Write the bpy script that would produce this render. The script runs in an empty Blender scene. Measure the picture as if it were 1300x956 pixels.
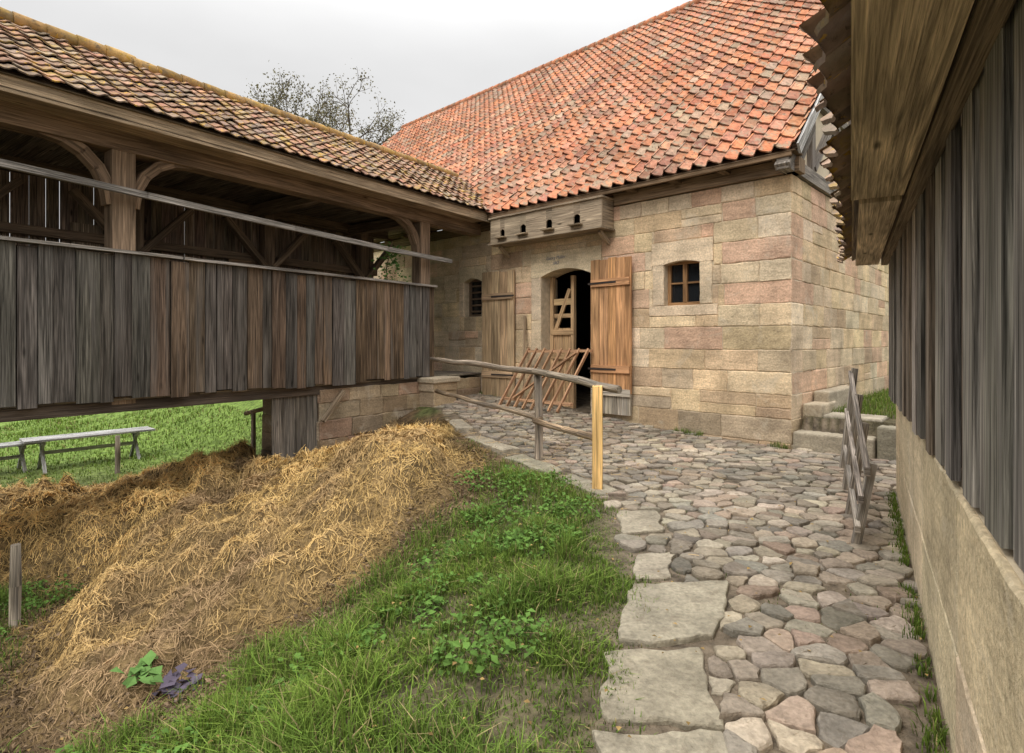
import bpy, math, random
import numpy as np
from mathutils import Matrix, Vector
random.seed(7); rng=np.random.default_rng(7)
R=random.random
def U(a,b): return random.uniform(a,b)
V=lambda *a: np.array(a,float)
scene=bpy.context.scene
UP=V(0,0,1)
# ------------------------------------------------------------ helpers
def link(o,parent=None):
    scene.collection.objects.link(o)
    if parent: o.parent=parent
    return o
def empty(name):
    o=bpy.data.objects.new(name,None); o.empty_display_size=.2; return link(o)
class MB:
    def __init__(s): s.v=[];s.f=[];s.uv=[];s.c=[];s.sm=[]
    def add(s,pts,uvs,col,sm=False):
        n=len(s.v); s.v.extend([tuple(p) for p in pts]); s.f.append(list(range(n,n+len(pts))))
        s.uv.extend(uvs); s.c.extend([col]*len(pts)); s.sm.append(sm)
    def verts(s,pts):
        n=len(s.v); s.v.extend([tuple(p) for p in pts]); return n
    def face(s,idx,uvs,col,sm=False):
        s.f.append(idx); s.uv.extend(uvs); s.c.extend([col]*len(idx)); s.sm.append(sm)
    def box(s,o,a,b,c,col):
        o,a,b,c=[np.array(q,float) for q in (o,a,b,c)]
        if np.dot(np.cross(a,b),c)<0: b,c=c,b
        La,Lb,Lc=[float(np.linalg.norm(q)) for q in (a,b,c)]
        n=s.verts([o,o+a,o+a+b,o+b,o+c,o+a+c,o+a+b+c,o+b+c])
        ox,oy=U(0,50),U(0,50)
        P={0:(0,0,0),1:(1,0,0),2:(1,1,0),3:(0,1,0),4:(0,0,1),5:(1,0,1),6:(1,1,1),7:(0,1,1)}
        for fc,m in (((0,3,2,1),0),((4,5,6,7),0),((0,1,5,4),1),((3,7,6,2),1),((0,4,7,3),2),((1,2,6,5),2)):
            uv=[]
            for i in fc:
                p=P[i]
                if m==0: uv.append((ox+p[1]*Lb,oy+p[0]*La))
                elif m==1: uv.append((ox+.5+p[2]*Lc,oy+p[0]*La))
                else: uv.append((ox+p[1]*Lb,oy+p[2]*Lc))
            s.face([n+i for i in fc],uv,col)
    def beam(s,p,q,w,h,col,up=UP):
        p=np.array(p,float);q=np.array(q,float);a=q-p
        d=a/np.linalg.norm(a); sd=np.cross(d,up)
        if np.linalg.norm(sd)<1e-3: sd=V(1,0,0)
        sd/=np.linalg.norm(sd); u2=np.cross(sd,d)
        s.box(p-sd*w/2-u2*h/2,a,sd*w,u2*h,col)
    def tube(s,pts,rad,col,n=8,wob=.08):
        pts=[np.array(p,float) for p in pts]; rings=[];L=0;ox=U(0,50)
        for i,p in enumerate(pts):
            d=pts[min(i+1,len(pts)-1)]-pts[max(i-1,0)]; d/=np.linalg.norm(d)
            e=np.cross(d,V(.3,.5,.81) if abs(d[2])>.8 else UP); e/=np.linalg.norm(e); g=np.cross(d,e)
            if i: L+=np.linalg.norm(p-pts[i-1])
            r=rad[i] if hasattr(rad,'__len__') else rad
            rr=[r*(1+U(-wob,wob)) for _ in range(n)]
            k=s.verts([p+(e*math.cos(t*2*math.pi/n)+g*math.sin(t*2*math.pi/n))*rr[t] for t in range(n)])
            rings.append((k,L,r))
        for (k0,l0,r0),(k1,l1,r1) in zip(rings,rings[1:]):
            for t in range(n):
                t2=(t+1)%n; a=2*math.pi*r0/n
                s.face([k0+t,k0+t2,k1+t2,k1+t],[(ox+t*a,l0),(ox+(t+1)*a,l0),(ox+(t+1)*a,l1),(ox+t*a,l1)],col,True)
        for k,_,r in (rings[0],rings[-1]):
            s.face([k+t for t in range(n)],[(ox+.1*math.cos(t),.1*math.sin(t)) for t in range(n)],col)
    def build(s,name,mat,parent=None,bevel=0):
        me=bpy.data.meshes.new(name); me.from_pydata(s.v,[],s.f); 
        uvl=me.uv_layers.new(name='UVMap'); uvl.data.foreach_set('uv',np.array(s.uv,'f').ravel())
        ca=me.color_attributes.new('col','FLOAT_COLOR','CORNER')
        c=np.ones((len(s.c),4),'f'); c[:,:3]=np.array(s.c); ca.data.foreach_set('color',c.ravel())
        me.polygons.foreach_set('use_smooth',s.sm); me.materials.append(mat); me.update()
        o=link(bpy.data.objects.new(name,me),parent)
        if bevel:
            b=o.modifiers.new('b','BEVEL'); b.width=bevel; b.segments=2; b.limit_method='ANGLE'
        return o
def np_mesh(name,v,q,col,mat,parent=None,smooth=False):
    me=bpy.data.meshes.new(name); v=np.asarray(v,'f'); q=np.asarray(q,'i')
    me.vertices.add(len(v)); me.vertices.foreach_set('co',v.ravel())
    me.loops.add(q.size); me.loops.foreach_set('vertex_index',q.ravel())
    me.polygons.add(len(q)); me.polygons.foreach_set('loop_start',np.arange(0,q.size,4,dtype='i'))
    me.polygons.foreach_set('use_smooth',[smooth]*len(q))
    me.update(calc_edges=True)
    ca=me.color_attributes.new('col','FLOAT_COLOR','POINT')
    c=np.ones((len(v),4),'f'); c[:,:3]=col; ca.data.foreach_set('color',c.ravel())
    me.materials.append(mat); me.validate()
    return link(bpy.data.objects.new(name,me),parent)
def _h(i,j,s):
    n=np.sin(i*127.1+j*311.7+s*74.7)*43758.5453; return n-np.floor(n)
def vn(x,y,s=0):
    i=np.floor(x);j=np.floor(y);fx=x-i;fy=y-j;fx=fx*fx*(3-2*fx);fy=fy*fy*(3-2*fy)
    return (_h(i,j,s)*(1-fx)+_h(i+1,j,s)*fx)*(1-fy)+(_h(i,j+1,s)*(1-fx)+_h(i+1,j+1,s)*fx)*fy
def fbm(x,y,s=0,o=4):
    a=.5;t=0
    for k in range(o): t=t+a*vn(x*2**k,y*2**k,s+k*3); a*=.5
    return t/(1-.5**o)
def sst(x): x=np.clip(x,0,1); return x*x*(3-2*x)
def seg_d(x,y,a,b):
    dx,dy=b[0]-a[0],b[1]-a[1]; t=np.clip(((x-a[0])*dx+(y-a[1])*dy)/(dx*dx+dy*dy),0,1)
    d=np.hypot(x-a[0]-t*dx,y-a[1]-t*dy); cr=dx*(y-a[1])-dy*(x-a[0]); return d,cr
def poly_sd(x,y,poly):
    x=np.asarray(x,float);y=np.asarray(y,float); best=np.full(x.shape,1e9); ins=np.zeros(x.shape,bool)
    for i in range(len(poly)):
        a=poly[i];b=poly[(i+1)%len(poly)]
        best=np.minimum(best,seg_d(x,y,a,b)[0])
        c=((a[1]>y)!=(b[1]>y))
        with np.errstate(all='ignore'): xi=(b[0]-a[0])*(y-a[1])/(b[1]-a[1]+1e-12)+a[0]
        ins^=(c&(x<xi))
    return np.where(ins,best,-best)
# ------------------------------------------------------------ materials
class NT:
    def __init__(s,name):
        s.m=bpy.data.materials.new(name); s.m.use_nodes=True; s.t=s.m.node_tree
        s.b=s.t.nodes['Principled BSDF']; s.b.inputs['Roughness'].default_value=.9
        s.b.inputs['Specular IOR Level'].default_value=.15
    def n(s,t,**k):
        x=s.t.nodes.new(t)
        for a,b in k.items(): setattr(x,a,b)
        return x
    def l(s,a,b): s.t.links.new(a,b)
    def coord(s,kind,scale):
        tc=s.n('ShaderNodeTexCoord'); mp=s.n('ShaderNodeMapping'); s.l(tc.outputs[kind],mp.inputs[0])
        mp.inputs['Scale'].default_value=scale; return mp.outputs[0]
    def noise(s,vec,scale=1,detail=4,dist=0,rough=.55):
        x=s.n('ShaderNodeTexNoise'); s.l(vec,x.inputs['Vector']); x.inputs['Scale'].default_value=scale
        x.inputs['Detail'].default_value=detail; x.inputs['Distortion'].default_value=dist; x.inputs['Roughness'].default_value=rough
        return x.outputs['Fac']
    def vor(s,vec,scale=1,feature='F1'):
        x=s.n('ShaderNodeTexVoronoi',feature=feature); s.l(vec,x.inputs['Vector']); x.inputs['Scale'].default_value=scale
        return x.outputs['Distance']
    def mr(s,v,a,b,c,d):
        x=s.n('ShaderNodeMapRange'); s.l(v,x.inputs[0])
        for i,q in enumerate((a,b,c,d)): x.inputs[i+1].default_value=q
        return x.outputs[0]
    def mul(s,a,b,op='MULTIPLY'):
        x=s.n('ShaderNodeMath',operation=op); 
        for i,q in enumerate((a,b)):
            if isinstance(q,(int,float)): x.inputs[i].default_value=q
            else: s.l(q,x.inputs[i])
        return x.outputs[0]
    def attr(s):
        x=s.n('ShaderNodeAttribute'); x.attribute_name='col'; return x.outputs['Color']
    def scale(s,c,f):
        x=s.n('ShaderNodeVectorMath',operation='SCALE'); s.l(c,x.inputs[0]); s.l(f,x.inputs['Scale']); return x.outputs[0]
    def mix(s,f,a,b):
        x=s.n('ShaderNodeMixRGB'); 
        if isinstance(f,(int,float)): x.inputs[0].default_value=f
        else: s.l(f,x.inputs[0])
        for i,q in ((1,a),(2,b)):
            if isinstance(q,tuple): x.inputs[i].default_value=(*q,1)
            else: s.l(q,x.inputs[i])
        return x.outputs[0]
    def bump(s,h,st,dist=.01,prev=None):
        x=s.n('ShaderNodeBump'); s.l(h,x.inputs['Height']); x.inputs['Strength'].default_value=st; x.inputs['Distance'].default_value=dist
        if prev: s.l(prev,x.inputs['Normal'])
        return x.outputs[0]
    def fin(s,col,bump=None):
        s.l(col,s.b.inputs['Base Color'])
        if bump: s.l(bump,s.b.inputs['Normal'])
        return s.m
def m_wood(name,weather=.0,wc=(.30,.285,.27),con=1.,lo=.35):
    t=NT(name); a=t.noise(t.coord('UV',(22,.9,1)),1,6,1.2,.65); b=t.noise(t.coord('UV',(130,2.0,1)),1,3)
    k=t.vor(t.coord('UV',(5,1.3,1)),1); big=t.noise(t.coord('UV',(2.5,.8,1)),1,2)
    f=t.mul(t.mr(a,.32,.66,lo,1.5),t.mr(b,.32,.68,lo+.1,1.45)); f=t.mul(f,t.mr(k,.03,.10,.25,1)); f=t.mul(f,t.mr(big,.3,.7,.65,1.35))
    c=t.scale(t.attr(),f)
    cr=t.noise(t.coord('UV',(48,.55,1)),1,2,.2); c=t.mix(t.mr(cr,.64,.70,0,.8*con),c,(.025,.02,.016))
    if weather:
        w=t.noise(t.coord('UV',(9,.45,1)),1,4,.3); c=t.mix(t.mr(w,.50,.70,0,weather),c,wc)
        c=t.scale(c,t.mr(b,.32,.68,.75,1.2))
    h=t.mul(a,b,'ADD'); return t.fin(c,t.bump(h,1.,.009))
def m_stone(name,dirt=.3,pale=.5,pc=(.58,.51,.40),sc=1.):
    t=NT(name); oc=t.coord('Object',(1,1,1))
    a=t.noise(oc,2.3*sc,5); b=t.noise(oc,40,4); st=t.noise(t.coord('Object',(1.5,1.5,16)),1,3,.6)
    f=t.mul(t.mr(a,.28,.72,.72,1.28),t.mr(b,.3,.7,.76,1.2)); f=t.mul(f,t.mr(st,.3,.7,.86,1.12))
    c=t.scale(t.attr(),f); d=t.noise(oc,4.5*sc,7,0,.72)
    c=t.mix(t.mr(d,.54,.70,0,dirt),c,(.17,.135,.095))
    c=t.mix(t.mr(t.noise(oc,1.9*sc,7,.5,.7),.56,.69,0,pale),c,pc)
    n=t.bump(b,.6,.012); n=t.bump(d,.7,.04,n)
    return t.fin(c,n)
def m_tile(name,lich,amt,moss=None):
    t=NT(name); oc=t.coord('Object',(1,1,1)); q=t.noise(oc,22,5,0,.7)
    f=t.mul(t.mr(t.noise(oc,13,3),.3,.7,.72,1.25),t.mr(t.noise(oc,.9,3),.3,.7,.72,1.2))
    c=t.scale(t.attr(),f)
    c=t.mix(t.mr(t.noise(oc,6,7,0,.72),.51,.60,0,amt),c,lich)
    c=t.mix(t.mr(q,.56,.65,0,.85),c,(.085,.065,.05))
    if moss:
        c=t.mix(t.mr(t.noise(oc,3.1,7,.3,.72),.53,.63,0,.85),c,moss); c=t.mix(t.mr(t.noise(oc,11,5,.3,.7),.58,.63,0,.9),c,(.50,.30,.05))
    return t.fin(c,t.bump(q,.6,.008))
def m_plain(name,var=.3,sc=8,bs=.3,trans=0,dist=.01,det=3):
    t=NT(name); oc=t.coord('Object',(1,1,1))
    c=t.scale(t.attr(),t.mr(t.noise(oc,sc,det),.3,.7,1-var,1+var)) if var else t.attr()
    m=t.fin(c,t.bump(t.noise(oc,sc*3,4),bs,dist) if bs else None)
    if trans:
        tr=t.n('ShaderNodeBsdfTranslucent'); mx=t.n('ShaderNodeMixShader'); mx.inputs[0].default_value=trans
        t.l(c,tr.inputs[0]); t.l(t.b.outputs[0],mx.inputs[1]); t.l(tr.outputs[0],mx.inputs[2])
        t.l(mx.outputs[0],t.t.nodes['Material Output'].inputs[0])
    return m
WOOD=m_wood('weathered_wood',.5,(.17,.155,.138)); WOODS=m_wood('silvered_wood',.5,(.36,.33,.295)); WOODB=m_wood('brown_wood',.0,con=.4,lo=.5); STONE=m_stone('sandstone',.38,.5)
COB=m_stone('cobblestone_mat',.65,.35,(.42,.37,.29),2.)
TILE=m_tile('clay_tile_red',(.31,.25,.175),.85); TILEB=m_tile('clay_tile_brown',(.22,.18,.12),.6,(.32,.22,.07))
GRASS=m_plain('grass_mat',0,3,0,.2); LEAF=m_plain('leaf_mat',0,6,0,.2); STRAW=m_plain('straw_mat',0,10,0)
GROUND=m_plain('ground_mat',.6,9,.9,dist=.04,det=6); DUNG=m_plain('dung_mat',.5,14,.9,dist=.03); MORT=m_plain('mortar_mat',.2,10,.5)
DARK=m_plain('dark_interior',.2,4,.2); PLAS=m_plain('plaster_mat',.12,3,.3)
t=NT('window_glass'); t.b.inputs['Base Color'].default_value=(.012,.014,.016,1); t.b.inputs['Roughness'].default_value=.08; t.b.inputs['Specular IOR Level'].default_value=.6; GLASS=t.m
t=NT('blue_paint'); t.b.inputs['Base Color'].default_value=(.16,.17,.22,1); BLUE=t.m
def jc(c,j=.12,h=.02):
    k=1+U(-j,j); return tuple(max(.002,q*k*(1+U(-h,h))) for q in c)
# ------------------------------------------------------------ frames
C=V(3.89,8.0,0); fa=V(-.7275,.686,0); nf=V(-.686,-.7275,0); ga=V(.686,.7275,0)
G=V(-1.507,11.0,0); gk=V(-.586,-.810,0); gm=V(.810,-.586,0)
def GP(k,o,z): return G+gk*k+gm*o+UP*z
def FP(s,o,z): return C+fa*s+nf*o+UP*z
# ------------------------------------------------------------ terrain
EDGE=[(-.6,-12),(-.1,-4),(.1,0),(.40,2.535),(.668,3.25),(.84,4.43),(.80,5.5),(.42,6.3),(-.14,7.2),(-.82,8.6),(-1.25,10.2),(-1.6,11.0),(-2.0,12.2),(-3.2,14.4),(-17,27.5),(-17,45),(-17,120)]
def edgeD(x,y):
    x=np.asarray(x,float);y=np.asarray(y,float); best=np.full(x.shape,1e9); sg=np.ones(x.shape)
    for a,b in zip(EDGE,EDGE[1:]):
        d,cr=seg_d(x,y,a,b); m=d<best; best=np.where(m,d,best); sg=np.where(m,np.sign(cr),sg)
    return best*sg
def courtH(x,y):
    rx=x-C[0];ry=y-C[1]; s=rx*fa[0]+ry*fa[1]; d=rx*nf[0]+ry*nf[1]
    z=.38*sst(s/7)*np.exp(-(np.maximum(d,0)/4.5)**2)
    z=np.where((s<-.03)&(d<-.25),.44,z)
    return z
def H(x,y):
    x=np.asarray(x,float);y=np.asarray(y,float); D=edgeD(x,y)
    z=courtH(x,y)-.008-1.23*sst(D/4.5)*(D>0)
    z=z-.18*np.exp(-(((x+1.9)/1.1)**2+((y-9.3)/1.3)**2))*(D>0)*sst(D/.5)
    z=z+np.where(D>0,(fbm(x*1.3,y*1.3,5)-.5)*.16*sst(D/1.0),(fbm(x*3,y*3,9)-.5)*.03)
    return z
HA=[(-.45,7.3),(-.60,6.3),(-.95,5.2),(-1.35,4.6),(-1.8,4.0),(-2.5,3.6),(-3.5,3.8),(-4.2,4.9),(-4.6,5.9),(-4.6,6.8),(-4.3,8.0),(-3.6,9.0),(-2.1,9.9),(-1.05,8.9)]
HB=[(-4.2,6.2),(-3.5,6.6),(-3.2,8.4),(-4.0,10.4),(-6.2,10.6),(-10.5,9.5),(-10.5,7.0),(-6.8,6.6)]
def heap(x,y):
    wx=x+(fbm(x*1.5,y*1.5,21)-.5)*.8; wy=y+(fbm(x*1.5,y*1.5,31)-.5)*.8
    a=poly_sd(wx,wy,HA); b=poly_sd(wx,wy,HB)
    far=1-.5*sst((y-7.5)/1.2)*sst((x+3.6)/.8)
    h=(.32*sst(a/.8)+.06*np.exp(-(((x+2.7)/1.6)**2+((y-6.3)/1.6)**2)))*far; h=h*(a>0); h2=(.25+.36*sst((x+7)/2.5))*sst(b/.9)
    h=np.maximum(h,0)+h2*(1-.6*sst(a/.9))*(b>0)
    n=((fbm(x*1.5,y*1.5,3)-.5)*.40+(fbm(x*4.2,y*4.2,8,3)-.5)*.42)*(.5+.5*far)
    m=np.maximum(sst(a/.5),sst(b/.5))
    return np.where((a>0)|(b>0),h+n*m,-.06),np.maximum(a,b)
def axis(lo,hi,st,far):
    core=list(np.arange(lo,hi+1e-6,st)); g=[];s=st;p=hi
    while p<far: s*=1.35; p+=s; g.append(p)
    g2=[];s=st;p=lo
    while p>-far: s*=1.35; p-=s; g2.append(p)
    return np.array(g2[::-1]+core+g)
X,Y=np.meshgrid(axis(-10,8,.08,500),axis(-1,15,.08,500),indexing='ij')
Z=H(X,Y); D=edgeD(X,Y); hh,hd=heap(X,Y)
nz=fbm(X*1.7,Y*1.7,77)
farg=sst((Y-8)/6)[...,None]
earth=np.stack([.075+.04*nz,.062+.035*nz,.035+.02*nz],-1)
grassc=earth*(1-farg)+np.stack([.11+.05*nz,.165+.07*nz,.035+.015*nz],-1)*farg; dirt=np.stack([.125+.05*nz,.098+.04*nz,.068+.03*nz],-1); dung=np.stack([.08+.07*nz,.054+.045*nz,.03+.025*nz],-1)
w=sst((D+.05)/.15)[...,None]; colr=dirt*(1-w)+grassc*w
w2=sst((hd+.75+(nz-.5)*.9)/.35)[...,None]*(D>.0)[...,None]; colr=colr*(1-w2)+dung*w2
rx=X-C[0];ry=Y-C[1]; ss=rx*fa[0]+ry*fa[1]; dd=rx*nf[0]+ry*nf[1]
w3=((ss<0)&(dd<-.3))[...,None]; colr=np.where(w3,grassc,colr)
ni,nj=X.shape; idx=np.arange(ni*nj).reshape(ni,nj)
q=np.stack([idx[:-1,:-1],idx[1:,:-1],idx[1:,1:],idx[:-1,1:]],-1).reshape(-1,4)
np_mesh('ground',np.stack([X,Y,Z],-1).reshape(-1,3),q,colr.reshape(-1,3),GROUND,smooth=True)
# ------------------------------------------------------------ manure heap
X,Y=np.meshgrid(np.arange(-10.8,-.3,.045),np.arange(2.9,10.9,.045),indexing='ij'); hh,hd=heap(X,Y); Z=H(X,Y)+hh
ni,nj=X.shape; idx=np.arange(ni*nj).reshape(ni,nj)
q=np.stack([idx[:-1,:-1],idx[1:,:-1],idx[1:,1:],idx[:-1,1:]],-1).reshape(-1,4)
keep=(hd.ravel()[q]>-.1).any(1); q=q[keep]
nz=fbm(X*3,Y*3,55); col=np.stack([.10+.17*nz,.068+.115*nz,.033+.05*nz],-1)
heap_e=empty('straw_manure_heap')
np_mesh('heap_body',np.stack([X,Y,Z],-1).reshape(-1,3),q,col.reshape(-1,3),DUNG,heap_e,True)
def strands(name,x,y,z,L,wid,col,mat,parent,tilt=.35):
    n=len(x); a=rng.uniform(0,2*np.pi,n); 
    e=.08; 
    if parent is heap_e:
        def S(x,y): return H(x,y)+heap(x,y)[0]
        gx=(S(x+e,y)-S(x-e,y))/(2*e); gy=(S(x,y+e)-S(x,y-e))/(2*e)
    else: gx=gy=np.zeros(n)
    dx,dy=np.cos(a),np.sin(a); dz=gx*dx+gy*dy+rng.normal(0,tilt,n)
    d=np.stack([dx,dy,dz],-1); d/=np.linalg.norm(d,axis=1)[:,None]
    c=np.stack([-dy,dx,rng.normal(0,.5,n)],-1); c/=np.linalg.norm(c,axis=1)[:,None]
    p=np.stack([x,y,z],-1); L=L[:,None]; w=wid[:,None]
    bend=np.stack([-dy,dx,-np.abs(rng.normal(0,1,n))*.6],-1)*L*rng.normal(0,.12,n)[:,None]
    v=np.stack([p-d*L/2-c*w/2,p-d*L/2+c*w/2,p+c*w/2+bend,p-c*w/2+bend,p+d*L/2-c*w/2,p+d*L/2+c*w/2],1).reshape(-1,3)
    b=np.arange(n)[:,None]*6; q=np.concatenate([b+np.array([0,1,2,3]),b+np.array([3,2,5,4])])
    np_mesh(name,v,q,np.repeat(col,6,0),mat,parent)
N=200000; x=rng.uniform(-10.5,-.3,N); y=rng.uniform(3.2,10.6,N)
keepn=rng.uniform(0,1,N)<np.clip(1.25-(np.hypot(x+2.2,y-5.0)-2)/6,.35,1); x,y=x[keepn],y[keepn]
hv,hd=heap(x,y); m=(hd>rng.uniform(-.35,.15,len(x)))&(edgeD(x,y)>.02); x,y,hv,hd=x[m],y[m],hv[m],hd[m]
z=H(x,y)+np.maximum(hv,0)+rng.uniform(-.008,.03,len(x))
n1=fbm(x*1.5,y*1.5,91); n2=rng.uniform(0,1,len(x)); n3=fbm(x*4.2,y*4.2,8,3)
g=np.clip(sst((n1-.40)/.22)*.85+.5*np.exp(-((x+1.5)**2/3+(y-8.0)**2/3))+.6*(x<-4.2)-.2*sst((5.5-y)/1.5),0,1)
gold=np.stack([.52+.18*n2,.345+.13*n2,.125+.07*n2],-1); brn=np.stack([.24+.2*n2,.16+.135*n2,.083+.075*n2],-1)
col=gold*g[:,None]+brn*(1-g[:,None]); col*=(rng.uniform(.55,1.1,len(x))*np.clip(.5+hd/.7,.4,1)*np.clip(.30+1.4*n3,.45,1.3)*np.where(x<-4.2,1.25,1))[:,None]  # left heap straw lightened in its colour to offset the gallery's shade
print('straw',len(x))
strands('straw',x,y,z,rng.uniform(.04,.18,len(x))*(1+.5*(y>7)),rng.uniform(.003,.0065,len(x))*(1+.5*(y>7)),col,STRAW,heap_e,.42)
n=1300; x=rng.normal(.0,1.0,n); y=rng.normal(7.6,1.3,n); m=edgeD(x,y)<-.02; x,y=x[m],y[m]
col=np.array([.42,.3,.15])*rng.uniform(.6,1.2,(len(x),1))
strands('scattered_straw',x,y,courtH(x,y)+.035,rng.uniform(.04,.14,len(x)),rng.uniform(.003,.006,len(x)),col,STRAW,None,.05)
# ------------------------------------------------------------ grass
def blades(name,x,y,z,h,w,col,parent,lean=.45):
    n=len(x); a=rng.uniform(0,2*np.pi,n); l=np.abs(rng.normal(0,lean,n)); d=np.stack([np.cos(a),np.sin(a),0*a],-1)*(h*l)[:,None]
    c=np.stack([-np.sin(a+rng.normal(0,.8,n)),np.cos(a),0*a],-1)*(w/2)[:,None]; p=np.stack([x,y,z],-1); u=np.stack([0*x,0*x,h],-1)
    v=np.stack([p-c,p+c,p+u*.6+d*.35+c*.8,p+u*.6+d*.35-c*.8,p+u*(1-.25*np.minimum(l,1))[:,None]+d-c*.1,p+u*(1-.25*np.minimum(l,1))[:,None]+d+c*.1],1).reshape(-1,3)
    b=np.arange(n)[:,None]*6; q=np.concatenate([b+np.array([0,1,2,3]),b+np.array([3,2,5,4])])
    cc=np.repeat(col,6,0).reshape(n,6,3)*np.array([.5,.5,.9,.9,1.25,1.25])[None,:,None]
    np_mesh(name,v,q,cc.reshape(-1,3),GRASS,parent)
gr=empty('grass')
def gcol(x,y,n):
    k=fbm(x*1.5,y*1.5,13); t=rng.uniform(0,1,n)
    c=np.stack([.085+.09*t+.05*k,.165+.09*t+.05*k,.026+.025*t],-1); dry=(rng.uniform(0,1,n)<.09)[:,None]
    return np.where(dry,np.array([.32,.26,.12]),c)*rng.uniform(.5,1.15,(n,1))
N=270000; x=rng.uniform(-5.5,1.0,N); y=rng.uniform(1.6,8.2,N); D=edgeD(x,y); _,hd=heap(x,y)
dens=sst((fbm(x*1.6,y*1.6,44)-.30)/.18)*.6+.4
m=(D>-.08+.10*rng.uniform(-1,1,N))&(hd<-.10-.8*rng.uniform(0,1,N)**1.4)&(rng.uniform(0,1,N)<dens*np.clip(1.3-y/9,.4,1)); x,y,D=x[m],y[m],D[m]
tall=fbm(x*2.6,y*2.6,61); h=(.045+.085*sst(D/.45))*(.35+1.25*sst((tall-.25)/.5))*rng.uniform(.6,1.2,len(x))
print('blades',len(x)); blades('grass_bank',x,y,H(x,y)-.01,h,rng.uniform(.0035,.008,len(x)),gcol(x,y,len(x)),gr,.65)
N=90000; x=rng.uniform(-16,-2.5,N); y=3.5+rng.uniform(0,1,N)**1.5*22; D=edgeD(x,y); _,hd=heap(x,y)
m=(D>2.2)&(hd<-.1)&(np.hypot(x+3.3,y-9)>.3); x,y=x[m],y[m]; s=1+np.maximum(y-8,0)*.12
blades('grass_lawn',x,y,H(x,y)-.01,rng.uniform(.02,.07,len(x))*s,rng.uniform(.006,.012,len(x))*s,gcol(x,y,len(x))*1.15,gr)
n=5000; t_=rng.uniform(.75,7,n); s_=rng.uniform(-1.3,-.05,n); x=C[0]+ga[0]*t_+fa[0]*s_; y=C[1]+ga[1]*t_+fa[1]*s_
blades('grass_platform',x,y,0*x+.43,rng.uniform(.04,.14,n),rng.uniform(.006,.01,n),gcol(x,y,n),gr)
n=3600; s_=rng.uniform(.0,7.5,n); o_=np.abs(rng.normal(0,.06,n))+.02; x=C[0]+fa[0]*s_+nf[0]*o_; y=C[1]+fa[1]*s_+nf[1]*o_
m=(fbm(s_*1.3,0*s_,2)>.45)&((s_<3.4)|(s_>4.6)); x,y=x[m],y[m]
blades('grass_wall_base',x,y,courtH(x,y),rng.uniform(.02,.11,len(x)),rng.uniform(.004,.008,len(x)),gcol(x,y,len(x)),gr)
n=2500; y=rng.uniform(1.5,5.6,n); x=.321+.613*y-np.abs(rng.normal(0,.04,n))-.02; m=fbm(y*1.6,0*y,4)>.52; x,y=x[m],y[m]
blades('grass_shed_base',x,y,0*x,rng.uniform(.02,.07,len(x)),rng.uniform(.004,.008,len(x)),gcol(x,y,len(x)),gr)
def leaves(name,p,size,col,parent,flat=.5,mat=LEAF,asp=.7):
    n=len(p); a=rng.uniform(0,2*np.pi,n); d=np.stack([np.cos(a),np.sin(a),rng.normal(0,flat,n)],-1); d/=np.linalg.norm(d,axis=1)[:,None]
    nn=np.stack([rng.normal(0,flat,n),rng.normal(0,flat,n),np.ones(n)],-1); c=np.cross(d,nn); c/=np.linalg.norm(c,axis=1)[:,None]
    nn=np.cross(c,d); s=size[:,None]
    v=np.stack([p,p+d*s*.5+c*s*asp*.5+nn*s*.12,p+d*s*.55,p+d*s*.5-c*s*asp*.5+nn*s*.12,p+d*s-nn*s*.1],1).reshape(-1,3)
    b=np.arange(n)[:,None]*5; q=np.concatenate([b+np.array([0,1,4,2]),b+np.array([0,2,4,3])])
    np_mesh(name,v,q,np.repeat(col,5,0),mat,parent)
weed=empty('broadleaf_weeds')
cl=[(.0,5.2,.42),(.25,5.9,.35),(-.25,6.3,.3),(-.3,4.6,.4),(.2,4.4,.25),(-.6,3.9,.3),(-.2,3.5,.3),(-1.2,3.4,.35),(-.45,5.4,.22),(.45,5.0,.25),(-1.6,2.9,.3),(-5.0,5.0,.4),(-4.6,4.1,.35),(-.1,2.9,.25),(-5.0,6.0,.35),(-3.6,3.3,.4),(-2.6,3.0,.3)]
P=[]
for cx,cy,r in cl:
    n=int(1300*r); rr=r*np.sqrt(rng.uniform(0,1,n)); a=rng.uniform(0,6.283,n); x=cx+rr*np.cos(a)*1.3; y=cy+rr*np.sin(a)
    m=(edgeD(x,y)>.02)&(heap(x,y)[1]<.05)&(fbm(x*5,y*5,70)>.40); x,y=x[m],y[m]; P.append(np.stack([x,y,H(x,y)+rng.uniform(.02,.14,len(x))*(1-.3*(rr[m]/r))],-1))
P=np.concatenate(P); k=rng.uniform(.55,1.2,(len(P),1))
leaves('weed_leaves',P,rng.uniform(.02,.06,len(P)),np.array([.12,.22,.045])*k,weed,.45)
n=22000; x=rng.uniform(-5.5,.4,n); y=rng.uniform(2.6,7.5,n); hd=heap(x,y)[1]; m=(hd>-.8)&(hd<.25)&(edgeD(x,y)>.1); x,y=x[m],y[m]; hv=np.maximum(heap(x,y)[0],0)
leaves('rotten_litter',np.stack([x,y,H(x,y)+hv+.012],-1),rng.uniform(.015,.06,len(x)),np.array([.13,.09,.055])*rng.uniform(.4,2.0,(len(x),1)),heap_e,.5,STRAW,.5)
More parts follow.
